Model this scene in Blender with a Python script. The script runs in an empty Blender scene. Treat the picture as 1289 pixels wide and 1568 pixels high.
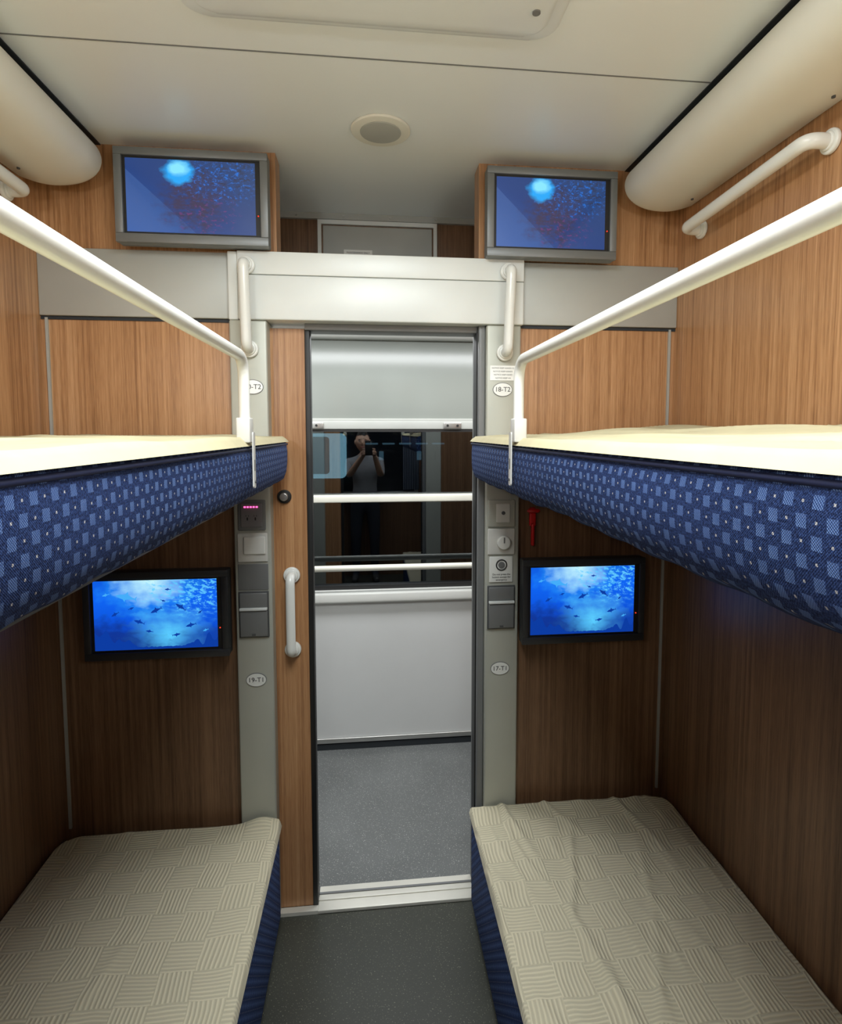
import bpy, bmesh, math, random
from mathutils import Vector, Matrix, noise
random.seed(3)
scene = bpy.context.scene
COL = scene.collection
try:
    scene.view_settings.view_transform = 'Standard'
except Exception:
    pass

# ------------------------------------------------------------------ nodes
class NT:
    def __init__(s, name):
        s.m = bpy.data.materials.new(name); s.m.use_nodes = True
        s.t = s.m.node_tree; s.t.nodes.clear()
        s.out = s.t.nodes.new('ShaderNodeOutputMaterial')
    def n(s, k, **kw):
        nd = s.t.nodes.new(k)
        for a, b in kw.items(): setattr(nd, a, b)
        return nd
    def put(s, sock, v):
        if hasattr(v, 'is_output'): s.t.links.new(v, sock)
        else: sock.default_value = v
    def M(s, op, a, b=0.0, c=0.0):
        nd = s.n('ShaderNodeMath', operation=op)
        s.put(nd.inputs[0], a); s.put(nd.inputs[1], b); s.put(nd.inputs[2], c)
        return nd.outputs[0]
    def sep(s, kind='Object'):
        tc = s.n('ShaderNodeTexCoord'); sp = s.n('ShaderNodeSeparateXYZ')
        s.t.links.new(tc.outputs[kind], sp.inputs[0]); return sp.outputs
    def comb(s, x, y, z):
        c = s.n('ShaderNodeCombineXYZ')
        s.put(c.inputs[0], x); s.put(c.inputs[1], y); s.put(c.inputs[2], z); return c.outputs[0]
    def noise(s, vec, scale, detail=2, rough=.5, dist=0):
        nd = s.n('ShaderNodeTexNoise')
        if vec is not None: s.put(nd.inputs['Vector'], vec)
        nd.inputs['Scale'].default_value = scale; nd.inputs['Detail'].default_value = detail
        nd.inputs['Roughness'].default_value = rough; nd.inputs['Distortion'].default_value = dist
        return nd.outputs['Fac']
    def ramp(s, f, stops):
        r = s.n('ShaderNodeValToRGB'); e = r.color_ramp.elements
        while len(e) < len(stops): e.new(.5)
        for i, (p, c) in enumerate(stops):
            e[i].position = p; e[i].color = (c[0], c[1], c[2], 1)
        s.put(r.inputs[0], f); return r.outputs[0]
    def mix(s, f, a, b, mode='MIX'):
        nd = s.n('ShaderNodeMix', data_type='RGBA', blend_type=mode)
        s.put(nd.inputs[0], f)
        s.put(nd.inputs[6], a if hasattr(a, 'is_output') else (*a[:3], 1))
        s.put(nd.inputs[7], b if hasattr(b, 'is_output') else (*b[:3], 1))
        return nd.outputs[2]
    def bsdf(s, col, rough=.5, metal=0.0, spec=.5, bump=None, bstr=.2, bdist=.002, sheen=0):
        p = s.n('ShaderNodeBsdfPrincipled')
        s.put(p.inputs['Base Color'], col if hasattr(col, 'is_output') else (*col[:3], 1))
        s.put(p.inputs['Roughness'], rough); p.inputs['Metallic'].default_value = metal
        p.inputs['Specular IOR Level'].default_value = spec
        if sheen: p.inputs['Sheen Weight'].default_value = sheen
        if bump is not None:
            b = s.n('ShaderNodeBump'); b.inputs['Strength'].default_value = bstr
            b.inputs['Distance'].default_value = bdist
            s.put(b.inputs['Height'], bump); s.t.links.new(b.outputs[0], p.inputs['Normal'])
        s.t.links.new(p.outputs[0], s.out.inputs[0]); return s.m

def plain(name, c, rough=.5, metal=0, spec=.5, var=.06, scale=6, bump=0):
    t = NT(name); tc = t.n('ShaderNodeTexCoord')
    f = t.noise(tc.outputs['Object'], scale, 3)
    col = t.ramp(f, [(.3, [x * (1 - var) for x in c]), (.7, [min(1, x * (1 + var)) for x in c])])
    b = t.noise(tc.outputs['Object'], 900, 1) if bump else None
    return t.bsdf(col, rough, metal, spec, b, bump, .0005)

def emis(name, c, s):
    t = NT(name); e = t.n('ShaderNodeEmission'); e.inputs[0].default_value = (*c, 1); e.inputs[1].default_value = s
    t.t.links.new(e.outputs[0], t.out.inputs[0]); return t.m

def wood(name, c1, c2, c3, rough=.33):
    t = NT(name); x, y, z = t.sep()
    u = t.M('ADD', x, y)
    v1 = t.comb(u, 0.0, t.M('MULTIPLY', z, .010))
    v2 = t.comb(u, 0.3, t.M('MULTIPLY', z, .05))
    a = t.noise(v1, 95, 4, .7); b = t.noise(v2, 300, 2, .6)
    w = t.noise(v1, 14, 2)
    f = t.M('ADD', t.M('MULTIPLY', a, .6), t.M('ADD', t.M('MULTIPLY', b, .22), t.M('MULTIPLY', w, .22)))
    col = t.ramp(f, [(.40, c1), (.52, c2), (.66, c3)])
    return t.bsdf(col, rough, 0, .5, b, .05, .0005)

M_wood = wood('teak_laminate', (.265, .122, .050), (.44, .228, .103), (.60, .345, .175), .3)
M_wood_lo = wood('teak_laminate_shaded', (.100, .050, .025), (.185, .098, .050), (.27, .152, .080), .36)  # darker copy of the teak: shade below the upper berths put into the colour
M_wood_door = wood('teak_door_laminate', (.27, .12, .052), (.42, .21, .092), (.55, .31, .15))
M_ceil = plain('ceiling_white', (.84, .88, .89), .34, 0, .5, .02, 2)
M_cove = plain('cream_plastic', (.78, .77, .69), .4, 0, .5, .02)
M_gap = plain('dark_gap', (.02, .025, .03), .6)
M_alu = plain('silver_paint', (.74, .77, .75), .42, .1, .4, .03)
M_band = plain('silver_band', (.44, .45, .42), .42, .25, .5, .03)
M_pillar = plain('pillar_paint', (.47, .48, .42), .42, .2, .5, .03)
M_greyp = plain('grey_plastic', (.18, .185, .185), .42, .1, .5, .04)
M_dgrey = plain('dark_grey_plastic', (.075, .078, .08), .45)
M_white = plain('white_enamel', (.80, .81, .77), .22, 0, .5, .02)
M_whitep = plain('white_plastic', (.66, .66, .62), .35, 0, .5, .02)
M_black = plain('black_rubber', (.012, .012, .012), .5)
M_ink = plain('ink', (.03, .03, .03), .6)
M_red = plain('red_plastic', (.55, .01, .01), .35)
M_tvs = plain('monitor_silver', (.20, .21, .21), .42, .35, .5, .03)
M_tvd = plain('monitor_charcoal', (.032, .034, .038), .4, .1)
M_steel = plain('brushed_steel', (.5, .5, .48), .28, .8)
M_corw = plain('corridor_white_panel', (.68, .69, .68), .22, 0, .5, .015)
M_shade = plain('shade_grey', (.27, .29, .265), .2, 0, .6, .03, 3)
M_beige = plain('rail_cream', (.74, .73, .64), .3)
M_sill = plain('threshold_metal', (.74, .72, .64), .35, .2)
M_hatch = plain('hatch_grey', (.42, .43, .40), .4)

def floor_mat(name, c, sp, amt=.64):
    t = NT(name); tc = t.n('ShaderNodeTexCoord')
    a = t.noise(tc.outputs['Object'], 230, 2, .6)
    d = t.noise(tc.outputs['Object'], 3, 3)
    base = t.ramp(d, [(.3, [k * .85 for k in c]), (.7, [k * 1.12 for k in c])])
    mk = t.M('GREATER_THAN', a, amt)
    col = t.mix(t.M('MULTIPLY', mk, .7), base, sp)
    return t.bsdf(col, .34, 0, .5, a, .1, .0005)
M_floor = floor_mat('speckled_vinyl_dark', (.048, .050, .040), (.35, .35, .25), .66)
M_cfloor = floor_mat('speckled_vinyl_grey', (.135, .142, .140), (.50, .50, .47), .64)

def fabric_blue():
    t = NT('blue_jacquard'); x, y, z = t.sep()
    u = t.M('ADD', x, y); s = .030
    def cell(o1, o2):
        a = t.M('ABSOLUTE', t.M('SUBTRACT', t.M('FRACT', t.M('ADD', t.M('DIVIDE', u, s), o1 + 40)), .5))
        b = t.M('ABSOLUTE', t.M('SUBTRACT', t.M('FRACT', t.M('ADD', t.M('DIVIDE', z, s), o2 + 40)), .5))
        return t.M('MAXIMUM', a, b)
    sq = t.M('MAXIMUM', t.M('LESS_THAN', cell(0, 0), .175), t.M('LESS_THAN', cell(.5, .5), .175))
    dots = t.M('MAXIMUM', t.M('LESS_THAN', cell(.5, 0), .038), t.M('LESS_THAN', cell(0, .5), .038))
    weave = t.M('MULTIPLY', t.M('SINE', t.M('MULTIPLY', u, 2600)), t.M('SINE', t.M('MULTIPLY', z, 2600)))
    n = t.noise(t.comb(u, 0.0, z), 420, 3, .8)
    basec = t.ramp(n, [(.40, (.004, .010, .045)), (.60, (.028, .058, .18))])
    hatch = t.M('GREATER_THAN', t.M('SINE', t.M('MULTIPLY', t.M('SUBTRACT', u, z), 2400)), -.1)
    sqc = t.mix(hatch, (.022, .052, .18), (.12, .20, .41))
    c = t.mix(sq, basec, sqc)
    c = t.mix(dots, c, (.40, .40, .42))
    h = t.M('ADD', weave, t.M('MULTIPLY', sq, .6))
    return t.bsdf(c, .8, 0, .2, h, .3, .001)
M_blue = fabric_blue()

def sheet_mat(name, c, tile=.082):
    t = NT(name); x, y, z = t.sep()
    tc = t.n('ShaderNodeTexCoord')
    wn = t.M('MULTIPLY', t.M('SUBTRACT', t.noise(tc.outputs['Object'], 4, 2), .5), .05)
    x = t.M('ADD', x, wn); y = t.M('ADD', y, wn)
    a = t.M('FLOOR', t.M('DIVIDE', x, tile)); b = t.M('FLOOR', t.M('DIVIDE', y, tile))
    ck = t.M('FLOORED_MODULO', t.M('ADD', a, b), 2.0)
    k = 2 * math.pi / (tile / 8)
    sx = t.M('SINE', t.M('MULTIPLY', x, k)); sy = t.M('SINE', t.M('MULTIPLY', y, k))
    h = t.M('ADD', t.M('MULTIPLY', ck, sx), t.M('MULTIPLY', t.M('SUBTRACT', 1.0, ck), sy))
    f = t.M('ADD', t.M('MULTIPLY', h, .5), .5)
    col = t.mix(f, [k2 * .77 for k2 in c], c)
    return t.bsdf(col, .85, 0, .2, h, .65, .0015, .1)
M_sheet = sheet_mat('cream_basketweave_sheet', (.69, .63, .455))
M_sheet_up = plain('cream_cotton_sheet', (.54, .49, .315), .85, 0, .2, .04, 20, .2)

def screen(name, kind):
    t = NT(name); x, y, z = t.sep('Generated')
    vec = t.comb(x, 0.0, z)
    def blob(cx, cz, r, sx=1.0):
        dx = t.M('MULTIPLY', t.M('SUBTRACT', x, cx), sx); dz = t.M('SUBTRACT', z, cz)
        d = t.M('SQRT', t.M('ADD', t.M('MULTIPLY', dx, dx), t.M('MULTIPLY', dz, dz)))
        d = t.M('ADD', d, t.M('MULTIPLY', t.M('SUBTRACT', t.noise(vec, 9, 3), .5), r * .9))
        return t.M('MINIMUM', t.M('MAXIMUM', t.M('SUBTRACT', 1.0, t.M('DIVIDE', d, r)), 0.0), 1.0)
    if kind == 0:
        g = t.ramp(z, [(0, (.003, .04, .36)), (.35, (.003, .085, .70)), (.75, (.004, .13, .90)), (1, (.004, .11, .75))])
        c = t.mix(blob(.45, 1.0, .62, 1.4), g, (.03, .42, 1.0))
        c = t.mix(blob(.45, 1.04, .46, 1.4), c, (.60, .95, 1.0))
        c = t.mix(blob(.60, .18, .50, 1.3), c, (.10, .60, 1.0))
        rays = t.noise(t.comb(t.M('ADD', t.M('MULTIPLY', x, 10), t.M('MULTIPLY', z, 7)), 0.0, t.M('SUBTRACT', t.M('MULTIPLY', z, 11), t.M('MULTIPLY', x, 4))), 1.6, 4, .7)
        ar = t.M('MINIMUM', t.M('MULTIPLY', t.M('MULTIPLY', blob(.85, .92, .50), 3.0), t.M('MAXIMUM', t.M('MULTIPLY', t.M('SUBTRACT', rays, .50), 7.0), 0.0)), .9)
        c = t.mix(ar, c, (.12, .60, 1.0))
        rf = t.M('MINIMUM', t.M('MULTIPLY', blob(.05, .0, .50, .9), 2.0), .85)
        c = t.mix(rf, c, (.004, .03, .26))
        rf = t.M('MINIMUM', t.M('MULTIPLY', blob(.98, .02, .34, .9), 2.0), .7)
        c = t.mix(rf, c, (.004, .05, .38))
        st = 1.0
    else:
        g = t.ramp(t.M('ADD', t.M('MULTIPLY', x, .5), t.M('MULTIPLY', z, .5)),
                   [(0, (.040, .105, .36)), (.45, (.022, .058, .22)), (1, (.028, .062, .17))])
        diag_reflection = t.M('LESS_THAN', t.M('ADD', t.M('MULTIPLY', x, 1.6), z), .85)
        c = t.mix(t.M('MULTIPLY', diag_reflection, .30), g, (.09, .19, .48))  # lighter diagonal: reflection on the screen painted into the picture
        tex = t.noise(vec, 14, 5, .7)
        col = t.M('MULTIPLY', blob(.52, .45, .55, 1.7), t.M('MAXIMUM', t.M('MULTIPLY', t.M('SUBTRACT', tex, .36), 7.0), 0.0))
        c = t.mix(t.M('MINIMUM', col, .85), c, (.060, .042, .075))
        c = t.mix(t.M('MINIMUM', t.M('MULTIPLY', blob(.72, .78, .42), t.M('MAXIMUM', t.M('MULTIPLY', t.M('SUBTRACT', t.noise(vec, 24, 4, .8), .53), 22.0), 0.0)), .8), c, (.02, .20, .80))
        c = t.mix(t.M('MINIMUM', t.M('MULTIPLY', blob(.85, .85, .35), t.M('MAXIMUM', t.M('MULTIPLY', t.M('SUBTRACT', tex, .5), 12.0), 0.0)), .7), c, (.035, .035, .06))
        c = t.mix(t.M('MINIMUM', t.M('MULTIPLY', blob(.60, .25, .3), t.M('MAXIMUM', t.M('MULTIPLY', t.M('SUBTRACT', t.noise(vec, 20, 3, .7), .56), 25.0), 0.0)), .8), c, (.16, .05, .20))
        c = t.mix(t.M('MINIMUM', t.M('MULTIPLY', blob(.40, .84, .19, 1.4), 2.6), 1.0), c, (.02, .40, .95))
        c = t.mix(t.M('MINIMUM', t.M('MULTIPLY', blob(.40, .88, .12, 1.3), 2.0), 1.0), c, (.25, .80, 1.0))
        st = 1.0
    e = t.n('ShaderNodeEmission'); t.put(e.inputs[0], c); e.inputs[1].default_value = st
    gl = t.n('ShaderNodeBsdfGlossy'); gl.inputs['Roughness'].default_value = .15
    gl.inputs[0].default_value = (.04, .04, .04, 1)
    ad = t.n('ShaderNodeAddShader'); t.t.links.new(e.outputs[0], ad.inputs[0]); t.t.links.new(gl.outputs[0], ad.inputs[1])
    t.t.links.new(ad.outputs[0], t.out.inputs[0]); return t.m
M_scr0 = screen('underwater_video_bright', 0)
M_scr1 = screen('underwater_video_dim', 1)
M_fishd = emis('video_fish_dark', (.004, .045, .36), 1)
M_fishl = emis('video_fish_light', (.06, .42, .95), 1)

def glass():
    t = NT('tinted_window_glass')
    fr = t.n('ShaderNodeFresnel'); fr.inputs[0].default_value = 2.1
    tr = t.n('ShaderNodeBsdfTransparent'); tr.inputs[0].default_value = (.35, .4, .42, 1)
    gl = t.n('ShaderNodeBsdfGlossy'); gl.inputs['Roughness'].default_value = .012
    gl.inputs[0].default_value = (.9, .95, 1, 1)
    mx = t.n('ShaderNodeMixShader'); t.t.links.new(fr.outputs[0], mx.inputs[0])
    t.t.links.new(tr.outputs[0], mx.inputs[1]); t.t.links.new(gl.outputs[0], mx.inputs[2])
    t.t.links.new(mx.outputs[0], t.out.inputs[0]); return t.m
M_glass = glass()

# ------------------------------------------------------------------ geometry helpers
def mkobj(name, bm, mat, smooth=False, angle=40):
    bmesh.ops.recalc_face_normals(bm, faces=bm.faces)
    me = bpy.data.meshes.new(name); bm.to_mesh(me); bm.free()
    o = bpy.data.objects.new(name, me); COL.objects.link(o)
    if mat: me.materials.append(mat)
    if smooth:
        for p in me.polygons: p.use_smooth = True
        try: me.set_sharp_from_angle(angle=math.radians(angle))
        except Exception: pass
    return o

def box(name, x0, x1, y0, y1, z0, z1, mat, bev=0, seg=3):
    bm = bmesh.new(); bmesh.ops.create_cube(bm, size=1)
    for v in bm.verts:
        v.co = Vector(((x0 + x1) / 2 + v.co.x * (x1 - x0), (y0 + y1) / 2 + v.co.y * (y1 - y0), (z0 + z1) / 2 + v.co.z * (z1 - z0)))
    if bev: bmesh.ops.bevel(bm, geom=bm.edges[:], offset=bev, segments=seg, profile=.5, affect='EDGES')
    return mkobj(name, bm, mat, bool(bev))

def fillet(pts, r, n=8):
    pts = [Vector(p) for p in pts]; out = [pts[0]]
    for i in range(1, len(pts) - 1):
        p = pts[i]; a = (pts[i - 1] - p); b = (pts[i + 1] - p)
        rr = min(r, a.length * .49, b.length * .49)
        A = p + a.normalized() * rr; B = p + b.normalized() * rr
        for k in range(n + 1):
            s = k / n; out.append(A * (1 - s) ** 2 + p * 2 * s * (1 - s) + B * s * s)
    out.append(pts[-1]); return out

def tube(name, pts, r, mat, seg=20, closed=False, flat=(1, 1)):
    bm = bmesh.new(); rings = []; n = len(pts)
    t0 = (pts[1] - pts[0]).normalized(); ref = Vector((0, 0, 1)) if abs(t0.z) < .9 else Vector((1, 0, 0))
    nrm = t0.cross(ref).normalized()
    for i, p in enumerate(pts):
        if closed: t = (pts[(i + 1) % n] - pts[i - 1]).normalized()
        else: t = (pts[min(i + 1, n - 1)] - pts[max(i - 1, 0)]).normalized()
        nrm = (nrm - t * nrm.dot(t)).normalized(); bi = t.cross(nrm)
        rad = r[i] if isinstance(r, list) else r
        rings.append([bm.verts.new(p + nrm * math.cos(2 * math.pi * k / seg) * rad * flat[0] + bi * math.sin(2 * math.pi * k / seg) * rad * flat[1]) for k in range(seg)])
    for i in range(n if closed else n - 1):
        a = rings[i]; b = rings[(i + 1) % n]
        for k in range(seg): bm.faces.new((a[k], a[(k + 1) % seg], b[(k + 1) % seg], b[k]))
    if not closed: bm.faces.new(rings[0]); bm.faces.new(rings[-1])
    return mkobj(name, bm, mat, True)

def disc(name, c, axis, r, d, mat, bev=0, seg=40):
    bm = bmesh.new(); bmesh.ops.create_cone(bm, cap_ends=True, segments=seg, radius1=r, radius2=r, depth=d)
    if bev:
        e = [e for e in bm.edges if len(e.link_faces) == 2 and any(len(f.verts) > 4 for f in e.link_faces)]
        bmesh.ops.bevel(bm, geom=e, offset=bev, segments=3, profile=.5, affect='EDGES')
    q = Vector((0, 0, 1)).rotation_difference(Vector(axis)).to_matrix().to_4x4()
    bmesh.ops.transform(bm, matrix=Matrix.Translation(Vector(c)) @ q, verts=bm.verts)
    return mkobj(name, bm, mat, True)

def rrect(x0, x1, y0, y1, r, n=8):
    P = []
    for cx, cy, a in ((x1 - r, y1 - r, 0), (x0 + r, y1 - r, 90), (x0 + r, y0 + r, 180), (x1 - r, y0 + r, 270)):
        for k in range(n + 1):
            t = math.radians(a + 90 * k / n); P.append((cx + r * math.cos(t), cy + r * math.sin(t)))
    return P

def prism(name, P, plane, d0, d1, mat, bev=0):
    f = {'xy': lambda a, b, d: (a, b, d), 'xz': lambda a, b, d: (a, d, b), 'yz': lambda a, b, d: (d, a, b)}[plane]
    bm = bmesh.new()
    A = [bm.verts.new(f(a, b, d0)) for a, b in P]; B = [bm.verts.new(f(a, b, d1)) for a, b in P]
    fa = bm.faces.new(A); fb = bm.faces.new(B)
    for i in range(len(P)):
        j = (i + 1) % len(P); bm.faces.new((A[i], A[j], B[j], B[i]))
    if bev: bmesh.ops.bevel(bm, geom=list(fa.edges) + list(fb.edges), offset=bev, segments=2, profile=.5, affect='EDGES')
    return mkobj(name, bm, mat, bool(bev), 50)

def oval(cx, cz, a, b, n=32): return [(cx + a * math.cos(2 * math.pi * k / n), cz + b * math.sin(2 * math.pi * k / n)) for k in range(n)]

def text(name, s, x, y, z, size, mat):
    cu = bpy.data.curves.new(name, 'FONT'); cu.body = s; cu.size = size; cu.align_x = 'CENTER'; cu.align_y = 'CENTER'
    cu.extrude = .0003
    o = bpy.data.objects.new(name, cu); COL.objects.link(o)
    bpy.context.view_layer.update()
    me = bpy.data.meshes.new_from_object(o.evaluated_get(bpy.context.evaluated_depsgraph_get()))
    bpy.data.objects.remove(o)
    me.transform(Matrix.Translation((x, y, z)) @ Matrix.Rotation(math.pi / 2, 4, 'X'))
    me.materials.clear(); me.materials.append(mat)
    o = bpy.data.objects.new(name, me); COL.objects.link(o); return o

def group(name, objs):
    lo = Vector((1e9,) * 3); hi = Vector((-1e9,) * 3)
    for o in objs:
        for v in o.data.vertices:
            for i in range(3): lo[i] = min(lo[i], v.co[i]); hi[i] = max(hi[i], v.co[i])
    e = bpy.data.objects.new(name, None); COL.objects.link(e); e.empty_display_size = .05
    e.location = (lo + hi) / 2
    for o in objs:
        o.parent = e; o.matrix_parent_inverse = Matrix.Translation(-e.location)
    return e

XL, XR, YF, ZC = -.97, 1.01, 1.85, 2.455
YB = -.62
YC = 2.86
ZD = 1.50   # height below which walls use the shade-darkened laminate (behind the upper berths)

# ------------------------------------------------------------------ room shell
box('floor', XL - .06, XR + .06, YB - .06, YF, -.05, 0, M_floor)
box('floor_corridor', -2.2, 2.2, YF, YC + .1, -.05, -.001, M_cfloor)
box('ceiling', -2.2, 2.2, YB - .06, YC + .1, ZC, ZC + .05, M_ceil)
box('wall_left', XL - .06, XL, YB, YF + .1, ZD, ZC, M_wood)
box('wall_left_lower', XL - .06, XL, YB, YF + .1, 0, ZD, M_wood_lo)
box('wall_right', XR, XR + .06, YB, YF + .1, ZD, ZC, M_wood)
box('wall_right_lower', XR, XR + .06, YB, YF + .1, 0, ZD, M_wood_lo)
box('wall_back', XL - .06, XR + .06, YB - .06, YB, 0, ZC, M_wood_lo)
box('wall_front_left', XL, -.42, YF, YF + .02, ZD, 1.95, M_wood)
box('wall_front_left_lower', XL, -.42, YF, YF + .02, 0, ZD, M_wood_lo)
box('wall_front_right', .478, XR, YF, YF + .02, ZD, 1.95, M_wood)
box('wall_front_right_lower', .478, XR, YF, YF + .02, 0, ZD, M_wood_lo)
box('wall_front_left_upper', XL, -.283, YF, YF + .08, 2.15, ZC, M_wood)
box('wall_front_right_upper', .345, XR, YF, YF + .08, 2.15, ZC, M_wood)
box('wall_corridor_inner_left', -2.2, -.42, YF + .07, YF + .1, 0, 2.12, M_corw)
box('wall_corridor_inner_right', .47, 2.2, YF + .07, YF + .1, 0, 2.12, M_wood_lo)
box('trim_1', XL, -.425, YF - .012, YF, 1.955, 2.152, M_band, .003)
box('trim_2', .484, XR, YF - .012, YF, 1.955, 2.152, M_band, .003)
group('trim_3', [box('face_low', -.395, .484, YF - .038, YF + .1, 1.95, 2.083, M_alu, .004),
                 box('face_high', -.395, .484, YF - .038, YF + .1, 2.0845, 2.152, M_alu, .002),
                 box('shoulder', -.425, -.396, YF - .03, YF + .1, 1.95, 2.152, M_alu, .003)])
box('trim_4', XL + .012, XL + .02, YF - .006, YF, .36, 1.95, M_band)
box('trim_5', XR - .024, XR - .016, YF - .006, YF, .36, 1.95, M_band)
box('trim_6', -.97, -.425, YF - .004, YF, 1.945, 1.954, M_gap)
box('trim_15', .484, XR, YF - .004, YF, 1.945, 1.954, M_gap)
group('pillar', [box('shaft', -.425, -.313, YF - .03, YF + .1, 0, 1.95, M_pillar, .006)])
group('pillar', [box('shaft', .367, .478, YF - .03, YF + .1, 0, 1.95, M_pillar, .006)])
group('door_frame', [box('jamb', .345, .366, YF - .012, YF + .1, 0, 1.95, M_greyp, .003),
                     box('jamb_seal', .341, .345, YF + .01, YF + .06, 0, 1.935, M_black),
                     box('head_track', -.205, .345, YF + .01, YF + .09, 1.93, 1.95, M_greyp, .002)])
dl = [box('leaf', -.42, -.207, YF + .022, YF + .062, .012, 1.935, M_wood_door),
      box('edge_seal', -.207, -.190, YF + .018, YF + .066, .012, 1.935, M_black, .003),
      disc('lock_plate', (-.277, YF + .018, 1.405), (0, 1, 0), .022, .008, M_black, .002),
      disc('lock_turn', (-.277, YF + .008, 1.405), (0, 1, 0), .013, .016, M_steel, .003)]
group('door_1', dl)
group('trim_7', [box('plate', -.19, .345, YF - .005, YF + .10, 0, .012, M_sill, .002),
                 box('rib', -.19, .345, YF + .035, YF + .05, .012, .016, M_sill, .001),
                 box('rib', -.19, .345, YF + .062, YF + .070, .012, .016, M_greyp, .001)])
box('baseboard_front', -.313, -.19, YF - .004, YF + .02, 0, .012, M_sill)

# rear window behind the viewpoint, with night-dark glass and curtains
M_nightglass = plain('night_window_glass', (.010, .012, .016), .06)
M_curt = plain('curtain_cloth', (.10, .12, .16), .9, 0, .2, .1, 12)
cur = [box('pane', -.44, .48, YB, YB + .008, .95, 1.85, M_nightglass),
       box('frame_top', -.48, .52, YB, YB + .03, 1.85, 1.89, M_band, .004),
       box('frame_bottom', -.48, .52, YB, YB + .05, .91, .95, M_band, .004),
       box('frame_left', -.48, -.44, YB, YB + .03, .95, 1.85, M_band, .004),
       box('frame_right', .48, .52, YB, YB + .03, .95, 1.85, M_band, .004)]
group('window_2', cur)
for cx in (-.40, .44):
    bm = bmesh.new(); pr = None
    for k in range(41):
        x = cx - .09 + .18 * k / 40; y = YB + .060 + .012 * math.sin(k * 1.1)
        a = bm.verts.new((x, y, .97)); b = bm.verts.new((x, y, 1.92))
        if pr: bm.faces.new((pr[0], a, b, pr[1]))
        pr = (a, b)
    group('window_curtain', [mkobj('cloth', bm, M_curt, True, 180), tube('rod', [Vector((cx - .11, YB + .06, 1.93)), Vector((cx + .11, YB + .06, 1.93))], .007, M_steel)])

# niche over corridor
box('ceiling_corridor', -2.2, 2.2, YF + .1, YC + .1, 2.12, 2.149, M_corw)
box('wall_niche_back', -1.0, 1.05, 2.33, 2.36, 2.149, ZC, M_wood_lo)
box('trim_8', -1.0, 1.05, 2.315, 2.33, 2.432, ZC, M_hatch)
group('access_hatch', [box('frame_top', -.20, .265, 2.318, 2.33, 2.415, 2.431, M_alu),
                       box('frame_left', -.20, -.186, 2.318, 2.33, 2.15, 2.415, M_alu),
                       box('frame_right', .251, .265, 2.318, 2.33, 2.15, 2.415, M_alu),
                       box('lid', -.18, .245, 2.322, 2.33, 2.15, 2.41, M_hatch, .002),
                       box('notice', -.10, .01, 2.319, 2.322, 2.285, 2.32, M_white)] +
      [text('wording', 'MAINTENANCE ONLY', -.045, 2.3185, 2.309 - k * .012, .009, M_ink) for k in range(2)] +
      [disc('screw', (x, 2.313, 2.444), (0, 1, 0), .004, .004, M_steel) for x in (-.28, -.1, .08, .26)])

# corridor outer wall
box('wall_corridor_lower', -2.2, 2.2, YC, YC + .08, .03, .76, M_corw)
box('wall_corridor_upper', -2.2, 2.2, YC + .03, YC + .08, 1.665, 2.12, M_corw)
box('baseboard_corridor', -2.2, 2.2, YC - .008, YC + .08, 0, .028, M_gap)
box('trim_9', -2.2, 2.2, YC - .012, YC, .035, .06, M_steel, .003)
box('trim_10', -2.2, 2.2, YC - .03, YC + .08, .76, .815, M_white, .012)
win = [box('pane', -.95, 1.05, YC + .055, YC + .056, .80, 1.665, M_glass),
       box('frame_head', -1.0, 1.1, YC + .005, YC + .08, 1.625, 1.665, M_hatch, .004),
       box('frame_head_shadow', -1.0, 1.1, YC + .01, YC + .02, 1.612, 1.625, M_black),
       box('frame_left', -1.0, -.95, YC, YC + .08, .815, 1.66, M_hatch, .004),
       box('frame_right', 1.05, 1.1, YC, YC + .08, .815, 1.66, M_hatch, .004),
       box('mid_rail', -.95, 1.05, YC - .005, YC + .05, 1.262, 1.298, M_beige, .006),
       box('frame_sill', -1.0, 1.1, YC + .03, YC + .08, .815, .835, M_black)]
group('window_1', win)
group('roller_shade', [box('cloth', -.94, 1.04, YC + .018, YC + .028, 1.668, 2.06, M_shade, .002),
                       box('bottom_bar', -.94, 1.04, YC + .008, YC + .0295, 1.660, 1.678, M_hatch, .003),
                       box('cassette', -.97, 1.07, YC - .03, YC + .028, 2.06, 2.119, M_band, .01),
                       box('latch', -.30, -.23, YC - .004, YC + .006, 1.628, 1.658, M_steel, .003),
                       box('latch', .36, .45, YC - .004, YC + .006, 1.628, 1.658, M_steel, .003)] +
      [disc('latch_screw', (x, YC - .006, 1.643), (0, 1, 0), .006, .006, M_black) for x in (-.265, .38, .43)])
hr = [tube('bar', [Vector((-.95, YC - .055, .945)), Vector((1.05, YC - .055, .945))], .015, M_beige)]
for x in (-.9, 1.0):
    hr.append(tube('standoff', [Vector((x, YC - .055, .945)), Vector((x, YC - .02, .90)), Vector((x, YC + .0, .80))], .009, M_beige))
group('corridor_handrail', hr)
box('wall_corridor_end_left', -2.25, -2.2, YF, YC + .1, 0, ZC, M_corw)
box('wall_corridor_end_right', 2.2, 2.25, YF, YC + .1, 0, ZC, M_corw)

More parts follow.
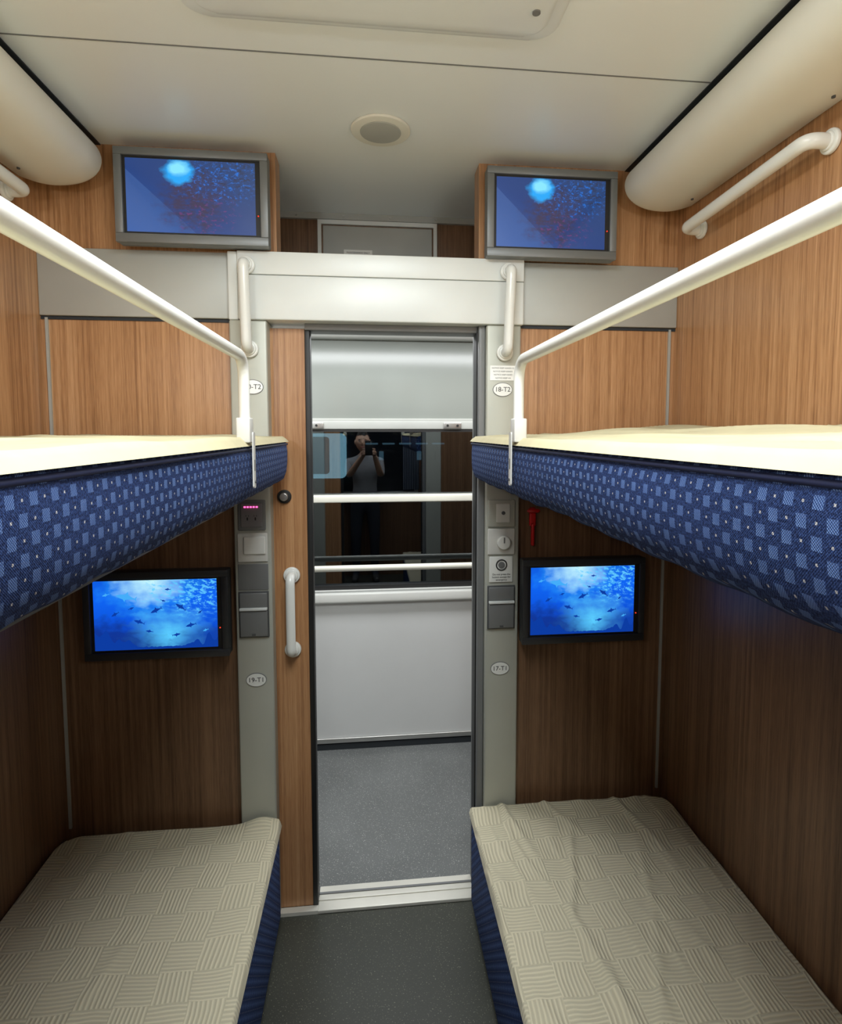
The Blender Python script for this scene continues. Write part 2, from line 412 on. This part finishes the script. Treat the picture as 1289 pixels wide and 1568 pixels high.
# neighbouring carriage outside
M_night = plain('night_carriage_paint', (.03, .035, .04), .5)
M_lit = emis('lit_carriage_window', (.42, .72, .85), 2.1)
M_litd = emis('dim_platform_lights', (.20, .35, .45), 1.0)
ng = [box('body', -3, 3.2, 5.2, 5.3, -.2, 2.8, M_night)]
x0 = -.62
ng.append(prism('lit_pane', rrect(x0, x0 + .40, 1.20, 1.60, .05), 'xz', 5.18, 5.2, M_lit))
ng.append(prism('curtain', rrect(x0 + .02, x0 + .25, 1.24, 1.57, .03), 'xz', 5.17, 5.18, emis('cyan_curtain', (.2, .42, .52), .8)))
for k in range(5):
    ng.append(prism('light_strip', rrect(-.05 + k * .15, .06 + k * .15, 1.50, 1.515, .005), 'xz', 5.18, 5.2, M_litd))
    ng.append(prism('light_strip', rrect(-.1 + k * .17, -.06 + k * .17, 1.36, 1.44, .005), 'xz', 5.18, 5.2, M_litd if k % 2 else M_night))
group('neighbouring_carriage', ng)

# ------------------------------------------------------------------ ceiling fittings
box('trim_11', -.79, .85, 1.3735, 1.3765, ZC - .0015, ZC, M_greyp)
box('trim_12', XL, XL + .186, YB, YF, ZC - .003, ZC, M_gap)
box('trim_13', XR - .186, XR, YB, YF, ZC - .003, ZC, M_gap)
M_diff = emis('lamp_diffuser', (.97, 1, 1), 5)
group('ceiling_lamp', [prism('base_tray', rrect(-.365, .392, -.1, 1.268, .05), 'xy', ZC - .006, ZC, M_ceil, .003),
                       prism('cover', rrect(-.335, .362, -.07, 1.238, .04), 'xy', ZC - .020, ZC - .006, M_ceil, .006),
                       prism('diffuser', rrect(-.25, .29, .10, .98, .04), 'xy', ZC - .025, ZC - .020, M_diff),
                       disc('lock_screw', (.33, 1.165, ZC - .021), (0, 0, 1), .008, .003, M_greyp)])
sp = [disc('bezel', (.033, 1.678, ZC - .004), (0, 0, 1), .083, .008, M_cove, .003),
      disc('grille', (.033, 1.678, ZC - .0095), (0, 0, 1), .057, .003, M_hatch, .001)]
group('ceiling_speaker', sp)

def cove(wx, sgn):
    prof = [(0, 2.438), (.08, 2.441), (.145, 2.445), (.182, 2.434), (.211, 2.408), (.222, 2.376), (.212, 2.344), (.184, 2.320), (.142, 2.306), (.09, 2.302), (.045, 2.308), (0, 2.322)]
    pr = []
    for i in range(len(prof) - 1):
        p0 = prof[max(i - 1, 0)]; p1 = prof[i]; p2 = prof[i + 1]; p3 = prof[min(i + 2, len(prof) - 1)]
        for k in range(4):
            t = k / 4
            pr.append(tuple(.5 * (2 * p1[j] + (p2[j] - p0[j]) * t + (2 * p0[j] - 5 * p1[j] + 4 * p2[j] - p3[j]) * t * t + (3 * p1[j] - p0[j] - 3 * p2[j] + p3[j]) * t ** 3) for j in (0, 1)))
    pr.append(prof[-1])
    bm = bmesh.new(); secs = [(YB + .001, 1.0), (.5, 1.0), (1.2, 1.0), (1.70, 1.0)]
    R = .03
    for k in range(1, 9):
        a = k / 8 * math.pi / 2
        secs.append((1.79 - R + R * math.sin(a), 1 - .13 * (1 - math.cos(a))))
    rings = []
    for y, s in secs:
        rings.append([bm.verts.new((wx + sgn * (w * s + .001), y, 2.385 + (z - 2.385) * s)) for w, z in pr])
    for a, b in zip(rings[:-1], rings[1:]):
        for i in range(len(pr) - 1): bm.faces.new((a[i], a[i + 1], b[i + 1], b[i]))
    bm.faces.new(rings[-1]); bm.faces.new(rings[0])
    return mkobj('shell', bm, M_cove, True, 60)
for wx, sg in ((XL, 1), (XR, -1)):
    c = cove(wx, sg)
    scr = [disc('screw', (wx + sg * .05, y, 2.3055), (0, 0, 1), .004, .004, M_dgrey) for y in (1.15, 1.68)]
    group('air_duct_cover', [c] + scr)

# ------------------------------------------------------------------ berths
def sheet(name, x0, x1, y0, y1, z, drop, fn, mat, round_x=None, R=.07, nx=90, ny=160):
    bm = bmesh.new(); rows = []
    for j in range(ny + 1):
        row = []
        for i in range(nx + 1):
            u = i / nx; v = j / ny
            x = x0 + (x1 - x0) * u; y = y0 + (y1 - y0) * v
            ed = min(i, nx - i, j, ny - j)
            zz = z + fn(x, y)
            if ed == 0: zz = z - drop
            elif ed == 1: zz = z - .002 + fn(x, y) * .4
            if round_x is not None:
                sx = 1 if round_x > (x0 + x1) / 2 else -1
                cx = round_x - sx * R; cy = y1 - R
                dx = (x - cx) * sx; dy = y - cy
                if dx > 0 and dy > 0:
                    m = max(dx, dy); d = math.hypot(dx, dy)
                    x = cx + sx * dx / d * m; y = cy + dy / d * m
            row.append(bm.verts.new((x, y, zz)))
        rows.append(row)
    for j in range(ny):
        for i in range(nx):
            bm.faces.new((rows[j][i], rows[j][i + 1], rows[j + 1][i + 1], rows[j + 1][i]))
    return mkobj(name, bm, mat, True, 80)

def crease(x, y, ang, sc, seed):
    c, s = math.cos(ang), math.sin(ang)
    a = x * c + y * s; b = -x * s + y * c
    a += .05 * noise.noise(Vector((b * 2.2, a * 1.5, seed + 20)))
    n = noise.noise(Vector((a * sc, b * sc * .14, seed)))
    return math.exp(-(n / .09) ** 2)
def patch(x, y, sc, seed): return max(0, min(1, .5 + 1.6 * noise.noise(Vector((x * sc, y * sc, seed)))))

M_pipe = plain('navy_piping', (.012, .02, .07), .6)
def berth(xe, xw, upper):
    s = 1 if xw > xe else -1
    lo, hi = min(xe, xw), max(xe, xw)
    y0, y1 = -.10, YF - .035
    p = []
    if upper:
        bm = bmesh.new()
        prof = [(0.0, 1.585), (-.004, 1.575), (-.007, 1.55), (-.007, 1.515), (-.004, 1.490), (.004, 1.472), (.018, 1.463), (.05, 1.460)]
        full = [(xe + s * a, z) for a, z in prof] + [(xw - s * .004, 1.462), (xw - s * .004, 1.585)]
        ys = [y0, y0 + .01] + [y0 + .01 + (y1 - y0 - .03) * k / 80 for k in range(1, 81)] + [y1 - .008, y1]
        rings = []
        for k, y in enumerate(ys):
            f = 0.0
            if k == 0 or k == len(ys) - 1: f = .012
            elif k == len(ys) - 2: f = .003
            r = []
            for i, (x, z) in enumerate(full):
                wob = .003 * noise.noise(Vector((y * 5, z * 10, xe)))
                sc = .0035 * abs(math.sin(y * 26)) if 4 < i < 8 else 0
                xx = x + s * f if i < 8 else x
                r.append(bm.verts.new((xx + (wob if i < 7 else 0), y, z - sc + (wob if 4 < i < 8 else 0) + (f if 3 < i < 8 else 0))))
            rings.append(r)
        n = len(full)
        for a, b in zip(rings[:-1], rings[1:]):
            for i in range(n): bm.faces.new((a[i], a[(i + 1) % n], b[(i + 1) % n], b[i]))
        bm.faces.new(rings[0]); bm.faces.new(rings[-1])
        p.append(mkobj('cushion', bm, M_blue, True, 50))
        p.append(box('base_board', lo + .16, hi - .06, y0 + .02, y1 - .04, 1.435, 1.457, M_dgrey, .004))
        p.append(tube('piping', [Vector((xe - s * .004, y, 1.574)) for y in (y0 + .01, .8, y1 - .006)], .0035, M_pipe, 10))
        if s > 0:
            fn = lambda x, y: .007 + .030 * max(0, min(1, (abs(x - xe) - .10) / .35)) * (.6 + .6 * noise.noise(Vector((x * 5, y * 3.2, 1)))) + .006 * crease(x, y, .5, 7, 5) * min(1, abs(x - xe) / .06)
        else:
            fn = lambda x, y: .008 + .006 * noise.noise(Vector((x * 6, y * 5, 3))) + .004 * crease(x, y, .9, 7, 7) * min(1, abs(x - xe) / .06)
        a, b = sorted((xe - s * .010, xw - s * .006))
        p.append(sheet('sheet', a, b, y0, y1 + .001, 1.590, .009, fn, M_sheet_up))
    else:
        p.append(box('plinth', lo + (.02 if s > 0 else .002), hi - (.002 if s > 0 else .02), y0, y1, 0, .04, M_dgrey))
        p.append(box('cushion', min(xe, xw - s * .004), max(xe, xw - s * .004), y0, y1, .03, .35, M_blue, .018, 4))
        if s > 0:
            fn = lambda x, y: .006 + .005 * noise.noise(Vector((x * 3, y * 2, 8))) + .009 * crease(x, y, .22, 5, 2) * patch(x, y, 2.5, 3) + .007 * crease(x, y, -.35, 5, 4) * patch(x, y, 3, 9) + .004 * crease(x, y, .1, 11, 14) * patch(x, y, 3, 12)
        else:
            fn = lambda x, y: .005 + .004 * noise.noise(Vector((x * 4, y * 3, 5))) + .004 * crease(x, y, -.15, 4, 9) * patch(x, y, 3, 6) + (.022 * math.exp(-(((x + .36) / .05) ** 2 + ((y - 1.80) / .03) ** 2)))
        e = xe - s * .006; w = xw - s * .008
        p.append(sheet('sheet', min(e, w), max(e, w), y0, y1 + .003, .354, .016, fn, M_sheet, w, nx=180, ny=360))
    return group('sleeper_berth', p)
berth(-.262, XL, True)
berth(.322, XR, True)
berth(-.303, XL, False)
berth(.322, XR, False)

# guard rails
for xe, s in ((-.262, 1), (.322, -1)):
    x = xe + s * .0
    pts = fillet([(x, -.06, 1.615), (x, -.06, 1.765), (x, 1.24, 1.765), (x, 1.24, 1.615)], .05, 10)
    p = [tube('tube', pts, .0115, M_white)]
    for y in (-.06, 1.24):
        p.append(box('clamp', x - .014, x + .014, y - .020, y + .018, 1.588, 1.640, M_whitep, .003))
        a, b = sorted((xe + s * .0135, xe + s * .0165))
        p.append(prism('tongue', rrect(y + .001, y + .020, 1.492, 1.61, .005), 'yz', a, b, M_whitep))
        a2, b2 = sorted((xe + s * .0165, xe + s * .017))
        p.append(prism('slot', rrect(y + .008, y + .013, 1.528, 1.552, .002), 'yz', a2, b2, M_black))
        p.append(disc('bolt', (xe + s * .0175, y + .0105, 1.505), (1, 0, 0), .003, .002, M_dgrey))
    group('guard_rail', p)

# ------------------------------------------------------------------ grab handles
def handle(a, b, n, off=.048, r=.0155):
    a, b, n = Vector(a), Vector(b), Vector(n)
    pts = fillet([a + n * .004, a + n * off, b + n * off, b + n * .004], .045, 10)
    p = [tube('grip', pts, r, M_white)]
    for c in (a, b):
        p.append(disc('flange', c + n * .0065, n, .0265, .012, M_white, .004))
        p.append(disc('collar', c + n * .014, n, .020, .008, M_white, .003))
    return group('grab_handle', p)
yp = YF - .038
handle((-.368, yp, 2.108), (-.364, YF - .03, 1.862), (0, -1, 0))
handle((.432, yp, 2.112), (.424, YF - .03, 1.862), (0, -1, 0))
handle((-.258, YF + .022, 1.150), (-.258, YF + .022, .905), (0, -1, 0), .05, .0145)
handle((XR, 1.205, 2.245), (XR, 1.70, 2.225), (-1, 0, 0), .06, .0165)
handle((XL, 1.205, 2.265), (XL, 1.70, 2.255), (1, 0, 0), .055, .0165)

# ------------------------------------------------------------------ monitors
def plane_xz(name, x0, x1, y, z0, z1, mat):
    bm = bmesh.new(); v = [bm.verts.new(c) for c in ((x0, y, z0), (x1, y, z0), (x1, y, z1), (x0, y, z1))]
    bm.faces.new(v); return mkobj(name, bm, mat)
M_ledr = emis('standby_red', (1, .05, .02), 1.5)
FISH = [(-.5, 0), (-.30, .10), (-.05, .15), (.05, .30), (.10, .14), (.30, .05), (.42, .02), (.52, .17), (.49, 0), (.55, -.14), (.42, -.03), (.2, -.07), (.0, -.12), (-.02, -.24), (-.12, -.12), (-.32, -.08)]
FISHES = [(.26, .76, .17, -12, 1), (.50, .56, .10, 25, 0), (.70, .60, .10, -35, 0), (.36, .40, .09, -20, 0), (.17, .52, .07, 30, 0), (.78, .33, .09, 15, 0), (.60, .86, .05, 0, 0),
          (.44, .26, .06, -10, 0), (.86, .52, .05, 40, 0), (.10, .80, .06, 15, 1), (.56, .70, .045, 160, 0), (.30, .60, .05, 200, 0), (.66, .20, .07, 190, 0), (.90, .25, .05, 20, 1), (.80, .74, .05, 10, 1)]
def video_details(ax, bx, az, bz, y):
    bm = bmesh.new(); bl = bmesh.new(); W = bx - ax; H = bz - az
    for u, v, L, ang, lt in FISHES:
        t = math.radians(ang); m = bl if lt else bm
        vs = []
        for a, b in FISH:
            vs.append(m.verts.new((ax + u * W + L * W * (a * math.cos(t) - b * math.sin(t)), y, az + v * H + L * W * (a * math.sin(t) + b * math.cos(t)))))
        m.faces.new(vs)
    n = 70; prev = None
    for k in range(n + 1):
        u = k / n
        h = .035 + .30 * max(0, 1 - u / .36) ** .8 * (.75 + .9 * noise.noise(Vector((u * 16, 2, 0)))) + .16 * max(0, (u - .70) / .30) * (.8 + 1.2 * noise.noise(Vector((u * 20, 5, 0)))) + .02 * noise.noise(Vector((u * 45, 1, 0)))
        h = max(.005, h)
        a = bm.verts.new((ax + u * W, y, az)); b = bm.verts.new((ax + u * W, y, az + h * H))
        if prev: bm.faces.new((prev[0], a, b, prev[1]))
        prev = (a, b)
    return [mkobj('video_reef_and_fish', bm, M_fishd), mkobj('video_bright_fish', bl, M_fishl)]
def monitor(x0, x1, z0, z1, mf, scr, bw, yfront):
    p = []
    P = rrect(x0, x1, z0, z1, .006, 4)
    p.append(prism('case', P, 'xz', yfront + .012, yfront + .045, mf, .002))
    b = bw
    for nm, q in (('bezel_top', (x0, x1, z1 - b, z1)), ('bezel_bottom', (x0, x1, z0, z0 + b * 1.15)), ('bezel_left', (x0, x0 + b, z0 + b * 1.15, z1 - b)), ('bezel_right', (x1 - b, x1, z0 + b * 1.15, z1 - b))):
        p.append(box(nm, q[0], q[1], yfront, yfront + .014, q[2], q[3], mf, .002, 2))
    ix0, ix1, iz0, iz1 = x0 + b, x1 - b, z0 + b * 1.15, z1 - b
    p.append(box('mask', ix0, ix1, yfront + .008, yfront + .013, iz0, iz1, M_black))
    m = .008
    q = (ix0 + m, ix1 - m * 1.8, iz0 + m * .8, iz1 - m * .8)
    p.append(plane_xz('display', q[0], q[1], yfront + .0075, q[2], q[3], scr))
    if scr is M_scr0: p += video_details(q[0], q[1], q[2], q[3], yfront + .0072)
    p.append(disc('standby_led', (ix1 - .007, yfront + .007, z0 + (z1 - z0) * .33), (0, 1, 0), .0018, .002, M_ledr))
    p.append(box('bracket', (x0 + x1) / 2 - .08, (x0 + x1) / 2 + .08, yfront + .045, YF - .001, z0 + .06, z1 - .06, M_dgrey))
    return group('wall_monitor', p)
monitor(-.722, -.295, 2.155, 2.42, M_tvs, M_scr1, .022, 1.775)
monitor(.357, .769, 2.150, 2.418, M_tvs, M_scr1, .022, 1.775)
monitor(-.856, -.437, .925, 1.193, M_tvd, M_scr0, .020, 1.775)
monitor(.481, .893, .922, 1.200, M_tvd, M_scr0, .020, 1.775)

# ------------------------------------------------------------------ pillar fittings
yf = YF - .0302
M_pink = emis('pink_led', (1, .12, .4), 2.0)
M_sock = plain('socket_grey', (.20, .19, .20), .4)
def holes(cx, cz, y):
    h = []
    for dx in (-.012, .012):
        h.append(box('slot', cx + dx - .002, cx + dx + .002, y - .001, y, cz - .006, cz + .003, M_black))
        h.append(box('slot', cx + dx - .0045, cx + dx - .003, y - .001, y, cz + .006, cz + .010, M_black))
        h.append(box('slot', cx + dx + .003, cx + dx + .0045, y - .001, y, cz + .006, cz + .010, M_black))
    return h
xc = -.369
group('power_socket', [box('plate', xc - .042, xc + .042, yf - .008, yf, 1.306, 1.402, M_greyp, .004),
                       box('insert', xc - .032, xc + .032, yf - .012, yf - .008, 1.318, 1.392, M_sock, .002),
                       ] + [box('led', xc - .022 + k * .009, xc - .016 + k * .009, yf - .014, yf - .012, 1.378, 1.383, M_pink) for k in range(5)] + holes(xc, 1.345, yf - .012))
group('light_switch', [box('plate', xc - .046, xc + .046, yf - .007, yf, 1.207, 1.298, M_whitep, .004),
                       box('rocker', xc - .026, xc + .040, yf - .014, yf - .006, 1.232, 1.288, M_white, .004)])
def cup_box(xc, z0, z1):
    return group('storage_flap', [box('frame', xc - .046, xc + .046, yf - .006, yf, z0, z1, M_dgrey, .002),
        box('upper_flap', xc - .042, xc + .042, yf - .012, yf - .006, z0 + (z1 - z0) * .66, z1 - .004, M_greyp, .003),
        box('lip', xc - .042, xc + .042, yf - .018, yf - .006, z0 + (z1 - z0) * .60, z0 + (z1 - z0) * .66, M_alu, .002),
        box('lower_cover', xc - .042, xc + .042, yf - .012, yf - .006, z0 + .004, z0 + (z1 - z0) * .585, M_greyp, .003),
        box('latch', xc - .006, xc + .006, yf - .014, yf - .012, z0 + .008, z0 + .014, M_dgrey)])
cup_box(xc, .967, 1.114)
box('trim_14', xc - .046, xc + .046, yf - .003, yf, 1.118, 1.20, M_greyp, .001)
xd = .4195
group('key_switch', [box('plate', xd - .046, xd + .044, yf - .007, yf, 1.303, 1.392, M_pillar, .004),
                     box('face', xd - .020, xd + .026, yf - .012, yf - .006, 1.318, 1.380, M_whitep, .003),
                     disc('keyhole', (xd + .003, yf - .013, 1.350), (0, 1, 0), .006, .004, M_dgrey)])
group('volume_knob', [box('plate', xd - .046, xd + .044, yf - .007, yf, 1.212, 1.298, M_whitep, .004),
                      disc('knob', (xd + .004, yf - .016, 1.254), (0, 1, 0), .022, .020, M_white, .004),
                      box('pointer', xd + .002, xd + .006, yf - .028, yf - .026, 1.254, 1.272, M_greyp)])
cb = [box('plate', xd - .040, xd + .038, yf - .005, yf, 1.120, 1.206, M_white, .003)]
ring = [Vector((xd + .0 + .017 * math.cos(a * math.pi / 16), yf - .006, 1.178 + .017 * math.sin(a * math.pi / 16))) for a in range(32)]
cb += [tube('ring', ring, .0022, M_ink, 8, True), disc('button', (xd, yf - .006, 1.178), (0, 1, 0), .011, .004, M_greyp, .001),
       text('wording', 'Do not press the', xd, yf - .0055, 1.147, .0085, M_ink), text('wording', 'button except for', xd, yf - .0055, 1.138, .0085, M_ink), text('wording', 'emergency', xd, yf - .0055, 1.129, .0085, M_ink)]
group('call_button', cb)
cup_box(xd, .965, 1.110)
def label(s, x, z, y=yf):
    return group('berth_number_label', [prism('oval_rim', oval(x, z, .032, .0225), 'xz', y - .002, y, M_greyp), prism('oval_plate', oval(x, z, .030, .0205), 'xz', y - .003, y - .0015, M_white),
                                 text('number', s, x, y - .0034, z, .021, M_ink)])
label('20-T2', -.358, 1.748); label('18-T2', .419, 1.746)
label('19-T1', -.367, .828); label('17-T1', .418, .830)
nt = [box('paper', .378, .462, yf - .0015, yf, 1.775, 1.822, M_white)]
for k in range(4): nt.append(text('line', 'NOTICE KEEP HANDS CLEAR'[:20 - k * 2], .42, yf - .002, 1.814 - k * .0105, .0065, M_greyp))
group('notice_sticker', nt)
group('emergency_hammer', [box('holder', .518, .540, YF - .014, YF - .0002, 1.30, 1.345, M_red, .004),
                           box('handle', .523, .534, YF - .020, YF - .006, 1.235, 1.31, M_red, .004),
                           tube('head', [Vector((.508, YF - .016, 1.352)), Vector((.515, YF - .016, 1.352)), Vector((.545, YF - .016, 1.352)), Vector((.552, YF - .016, 1.352))], [.002, .007, .007, .002], M_red, 12),
                           box('mount', .520, .538, YF - .010, YF - .0002, 1.34, 1.362, M_red, .002)])

# ------------------------------------------------------------------ photographer (seen mirrored in the corridor window)
M_skin = plain('skin', (.62, .39, .28), .5, 0, .4, .04, 20)
M_hair = plain('hair_black', (.012, .010, .009), .5)
M_shirt = plain('grey_tshirt', (.30, .31, .33), .85, 0, .2, .08, 30)
M_trou = plain('dark_trousers', (.03, .035, .05), .85)
M_shoe = plain('trainer', (.06, .06, .06), .6)
def skin(name, V, E, R, mats, sub=2, root=0):
    me = bpy.data.meshes.new(name); me.from_pydata([tuple(v) for v in V], E, [])
    o = bpy.data.objects.new(name, me); COL.objects.link(o)
    m = o.modifiers.new('s', 'SKIN'); m.use_smooth_shade = True
    for i, sv in enumerate(me.skin_vertices[0].data):
        r = R[i]; sv.radius = r if isinstance(r, tuple) else (r, r); sv.use_root = (i == root)
    o.modifiers.new('d', 'SUBSURF').levels = sub
    bpy.context.view_layer.update()
    nm = bpy.data.meshes.new_from_object(o.evaluated_get(bpy.context.evaluated_depsgraph_get()))
    bpy.data.objects.remove(o)
    nm.materials.clear()
    for k in mats: nm.materials.append(k)
    o = bpy.data.objects.new(name, nm); COL.objects.link(o)
    for p in nm.polygons: p.use_smooth = True
    return o
px, py = -.070, -.36
V = [(px, py, .93), (px, py, 1.08), (px, py, 1.24), (px, py + .005, 1.37), (px, py + .015, 1.45), (px - .005, py + .035, 1.52)]
R = [(.145, .10), (.125, .09), (.15, .10), (.13, .085), (.055, .055), (.05, .05)]
E = [(0, 1), (1, 2), (2, 3), (3, 4), (4, 5)]
def add(v, r, par):
    V.append(v); R.append(r); E.append((par, len(V) - 1)); return len(V) - 1
for s in (-1, 1):
    h = add((px + s * .09, py, .86), .085, 0); k = add((px + s * .10, py + .015, .48), .058, h)
    an = add((px + s * .10, py - .01, .10), .040, k); add((px + s * .11, py + .04, .045), .040, an) ; add((px + s * .12, py + .14, .035), .033, len(V) - 1)
    sh = add((px + s * .165, py + .0, 1.375), .058, 3)
    el = add((px + s * .17, py + .10, 1.16 + .06), .042, sh)
    wr = add((px + .045 + s * .055, py + .27, 1.47), .026, el)
body = skin('body', V, E, R, [M_shirt, M_trou, M_skin, M_shoe], 2, 0)
for p in body.data.polygons:
    c = p.center
    if c.z < .085: p.material_index = 3
    elif c.z < .95: p.material_index = 1
    elif c.z > 1.455 and abs(c.x - px) < .08 and c.y < py + .12: p.material_index = 2
    elif c.y > py + .125: p.material_index = 2
bm = bmesh.new(); bmesh.ops.create_icosphere(bm, subdivisions=5, radius=1)
hc = Vector((px - .020, py + .055, 1.605))
for v in bm.verts:
    x, y, z = v.co
    k = 1 - .28 * max(0, -z) ** 1.5
    X = x * .076 * k; Y = y * .094 * (1 - .12 * max(0, -z)); Z = z * .118
    f = max(0, y)
    Y += .022 * math.exp(-((x / .13) ** 2) - (((z + .12) / .22) ** 2)) * (f > .4)
    for ex in (-.42, .42): Y -= .009 * math.exp(-(((x - ex) / .18) ** 2) - (((z - .05) / .13) ** 2)) * (f > .3)
    Y += .006 * math.exp(-((x / .25) ** 2) - (((z + .50) / .08) ** 2)) * (f > .3)
    Y += .008 * math.exp(-((x / .3) ** 2) - (((z + .85) / .15) ** 2)) * (f > .2)
    v.co = hc + Vector((X, Y, Z))
head = mkobj('head', bm, M_skin, True, 180)
parts = [body, head]
bm = bmesh.new(); bmesh.ops.create_icosphere(bm, subdivisions=4, radius=1)
dele = [v for v in bm.verts if (v.co.y > .25 and v.co.z < .52) or v.co.z < -.55 or (abs(v.co.x) > .6 and v.co.y > -.1 and v.co.z < .15)]
bmesh.ops.delete(bm, geom=dele, context='VERTS')
for v in bm.verts:
    n = 1 + .04 * noise.noise(v.co * 6)
    v.co = hc + Vector((v.co.x * .083 * n, v.co.y * .102 * n - .002, v.co.z * .127 * n + .002))
parts.append(mkobj('hair', bm, M_hair, True, 180))
def ball(name, c, s, mat):
    bm = bmesh.new(); bmesh.ops.create_uvsphere(bm, u_segments=16, v_segments=10, radius=1)
    for v in bm.verts: v.co = Vector(c) + Vector((v.co.x * s[0], v.co.y * s[1], v.co.z * s[2]))
    return mkobj(name, bm, mat, True, 180)
for s in (-1, 1):
    parts.append(ball('eye', hc + Vector((s * .031, .076, .006)), (.011, .009, .007), M_white))
    parts.append(ball('iris', hc + Vector((s * .031, .0835, .006)), (.005, .003, .005), M_ink))
    parts.append(ball('brow', hc + Vector((s * .031, .083, .026)), (.016, .005, .003), M_hair))
    parts.append(ball('ear', hc + Vector((s * .077, -.003, -.004)), (.010, .019, .030), M_skin))
parts.append(ball('lips', hc + Vector((0, .089, -.058)), (.022, .006, .007), plain('lips', (.42, .16, .13), .5)))
phx, phy, phz = px + .045, -.035, 1.545
for s in (-1, 1):
    wr = Vector((px + .045 + s * .055, py + .27, 1.47))
    pm = Vector((phx + s * .050, phy - .012, phz - .045))
    HV = [wr - Vector((0, .02, .015)), (wr + pm) / 2, pm + Vector((0, 0, .012))]
    parts.append(skin('palm', HV, [(0, 1), (1, 2)], [(.024, .024), (.030, .017), (.032, .014)], [M_skin], 2, 0))
    for k, L in enumerate((.070, .078, .074, .058)):
        b = pm + Vector((s * .004, .004, .030 - k * .019))
        f = [b, b + Vector((s * .008, .022, .004)), b + Vector((-s * .002, .030, .006)), b + Vector((-s * (.010 + L * .12), .0305, .007))]
        parts.append(skin('finger_%d' % (k + 1), f, [(0, 1), (1, 2), (2, 3)], [.0088, .0082, .0078, .0065], [M_skin], 2, 0))
    tb = pm + Vector((-s * .004, -.012, -.012))
    parts.append(skin('thumb', [tb, tb + Vector((-s * .012, -.010, .022)), tb + Vector((-s * .026, -.001, .042))], [(0, 1), (1, 2)], [.0115, .0100, .0085], [M_skin], 2, 0))
ph = [prism('case', rrect(phx - .038, phx + .038, phz - .082, phz + .078, .010), 'xz', phy - .004, phy + .004, M_black, .002),
      plane_xz('display', phx - .034, phx + .034, phy - .0046, phz - .076, phz + .072, M_scr0),
      disc('lens', (phx + .022, phy + .005, phz + .062), (0, 1, 0), .006, .003, M_steel),
      disc('lens', (phx + .022, phy + .005, phz + .044), (0, 1, 0), .006, .003, M_steel)]
for o in parts + ph:      # 1.62 m tall photographer
    for v in o.data.vertices: v.co.z *= .94
group('photographer', parts)
group('smartphone', ph)

# ------------------------------------------------------------------ lights
def area(name, loc, sx, sy, w, col, rot=(0, 0, 0)):
    l = bpy.data.lights.new(name, 'AREA'); l.shape = 'RECTANGLE'; l.size = sx; l.size_y = sy; l.energy = w; l.color = col
    o = bpy.data.objects.new(name, l); COL.objects.link(o); o.location = loc; o.rotation_euler = rot; return o
area('lamp_compartment', (.02, .54, ZC - .035), .5, .85, 20, (.90, .97, 1))
area('lamp_corridor', (.1, 2.38, 2.11), 2.4, .3, 31, (.96, .98, 1))
M_fill_lampglass = emis('fill_lamp_glass', (1, .97, .92), 6)
for x, s in ((XL, 1), (XR, -1)):  # unseen fill lamps added behind the camera to brighten ceiling and upper walls
    l = bpy.data.lights.new('fill_light', 'POINT'); l.energy = 16; l.color = (.86, .95, 1); l.shadow_soft_size = .06
    o = bpy.data.objects.new('fill_light', l); COL.objects.link(o); o.location = (x + s * .22, YB + .17, 1.98)
    group('fill_lamp', [disc('base', (x + s * .012, YB + .12, 1.95), (1, 0, 0), .035, .022, M_white, .004),
                           tube('arm', fillet([(x + s * .02, YB + .12, 1.95), (x + s * .09, YB + .12, 1.95), (x + s * .12, YB + .13, 1.98)], .03), .008, M_white),
                           ball('globe', (x + s * .13, YB + .13, 1.99), (.03, .03, .03), M_fill_lampglass)])
w = bpy.data.worlds.new('night'); scene.world = w; w.use_nodes = True
w.node_tree.nodes['Background'].inputs[0].default_value = (.02, .03, .05, 1)
w.node_tree.nodes['Background'].inputs[1].default_value = .3

# ------------------------------------------------------------------ camera
cam = bpy.data.cameras.new('camera'); co = bpy.data.objects.new('camera', cam); COL.objects.link(co)
f_px, px0, py0, WW, HH = 880.0, 664.0, 725.0, 1289.0, 1568.0
cam.sensor_fit = 'AUTO'; cam.sensor_width = 36; cam.lens = f_px / HH * 36
cam.shift_x = (WW / 2 - px0) / HH; cam.shift_y = (py0 - HH / 2) / HH
yaw, pit = math.radians(6.2), math.radians(4.1)
fw = Vector((math.sin(yaw) * math.cos(pit), math.cos(yaw) * math.cos(pit), -math.sin(pit)))
rt = Vector((math.cos(yaw), -math.sin(yaw), 0)); up = rt.cross(fw)
R3 = Matrix((rt, up, -fw)).transposed().to_4x4()
co.matrix_world = Matrix.Translation((0, 0, 1.61)) @ R3
cam.clip_start = .02
scene.camera = co
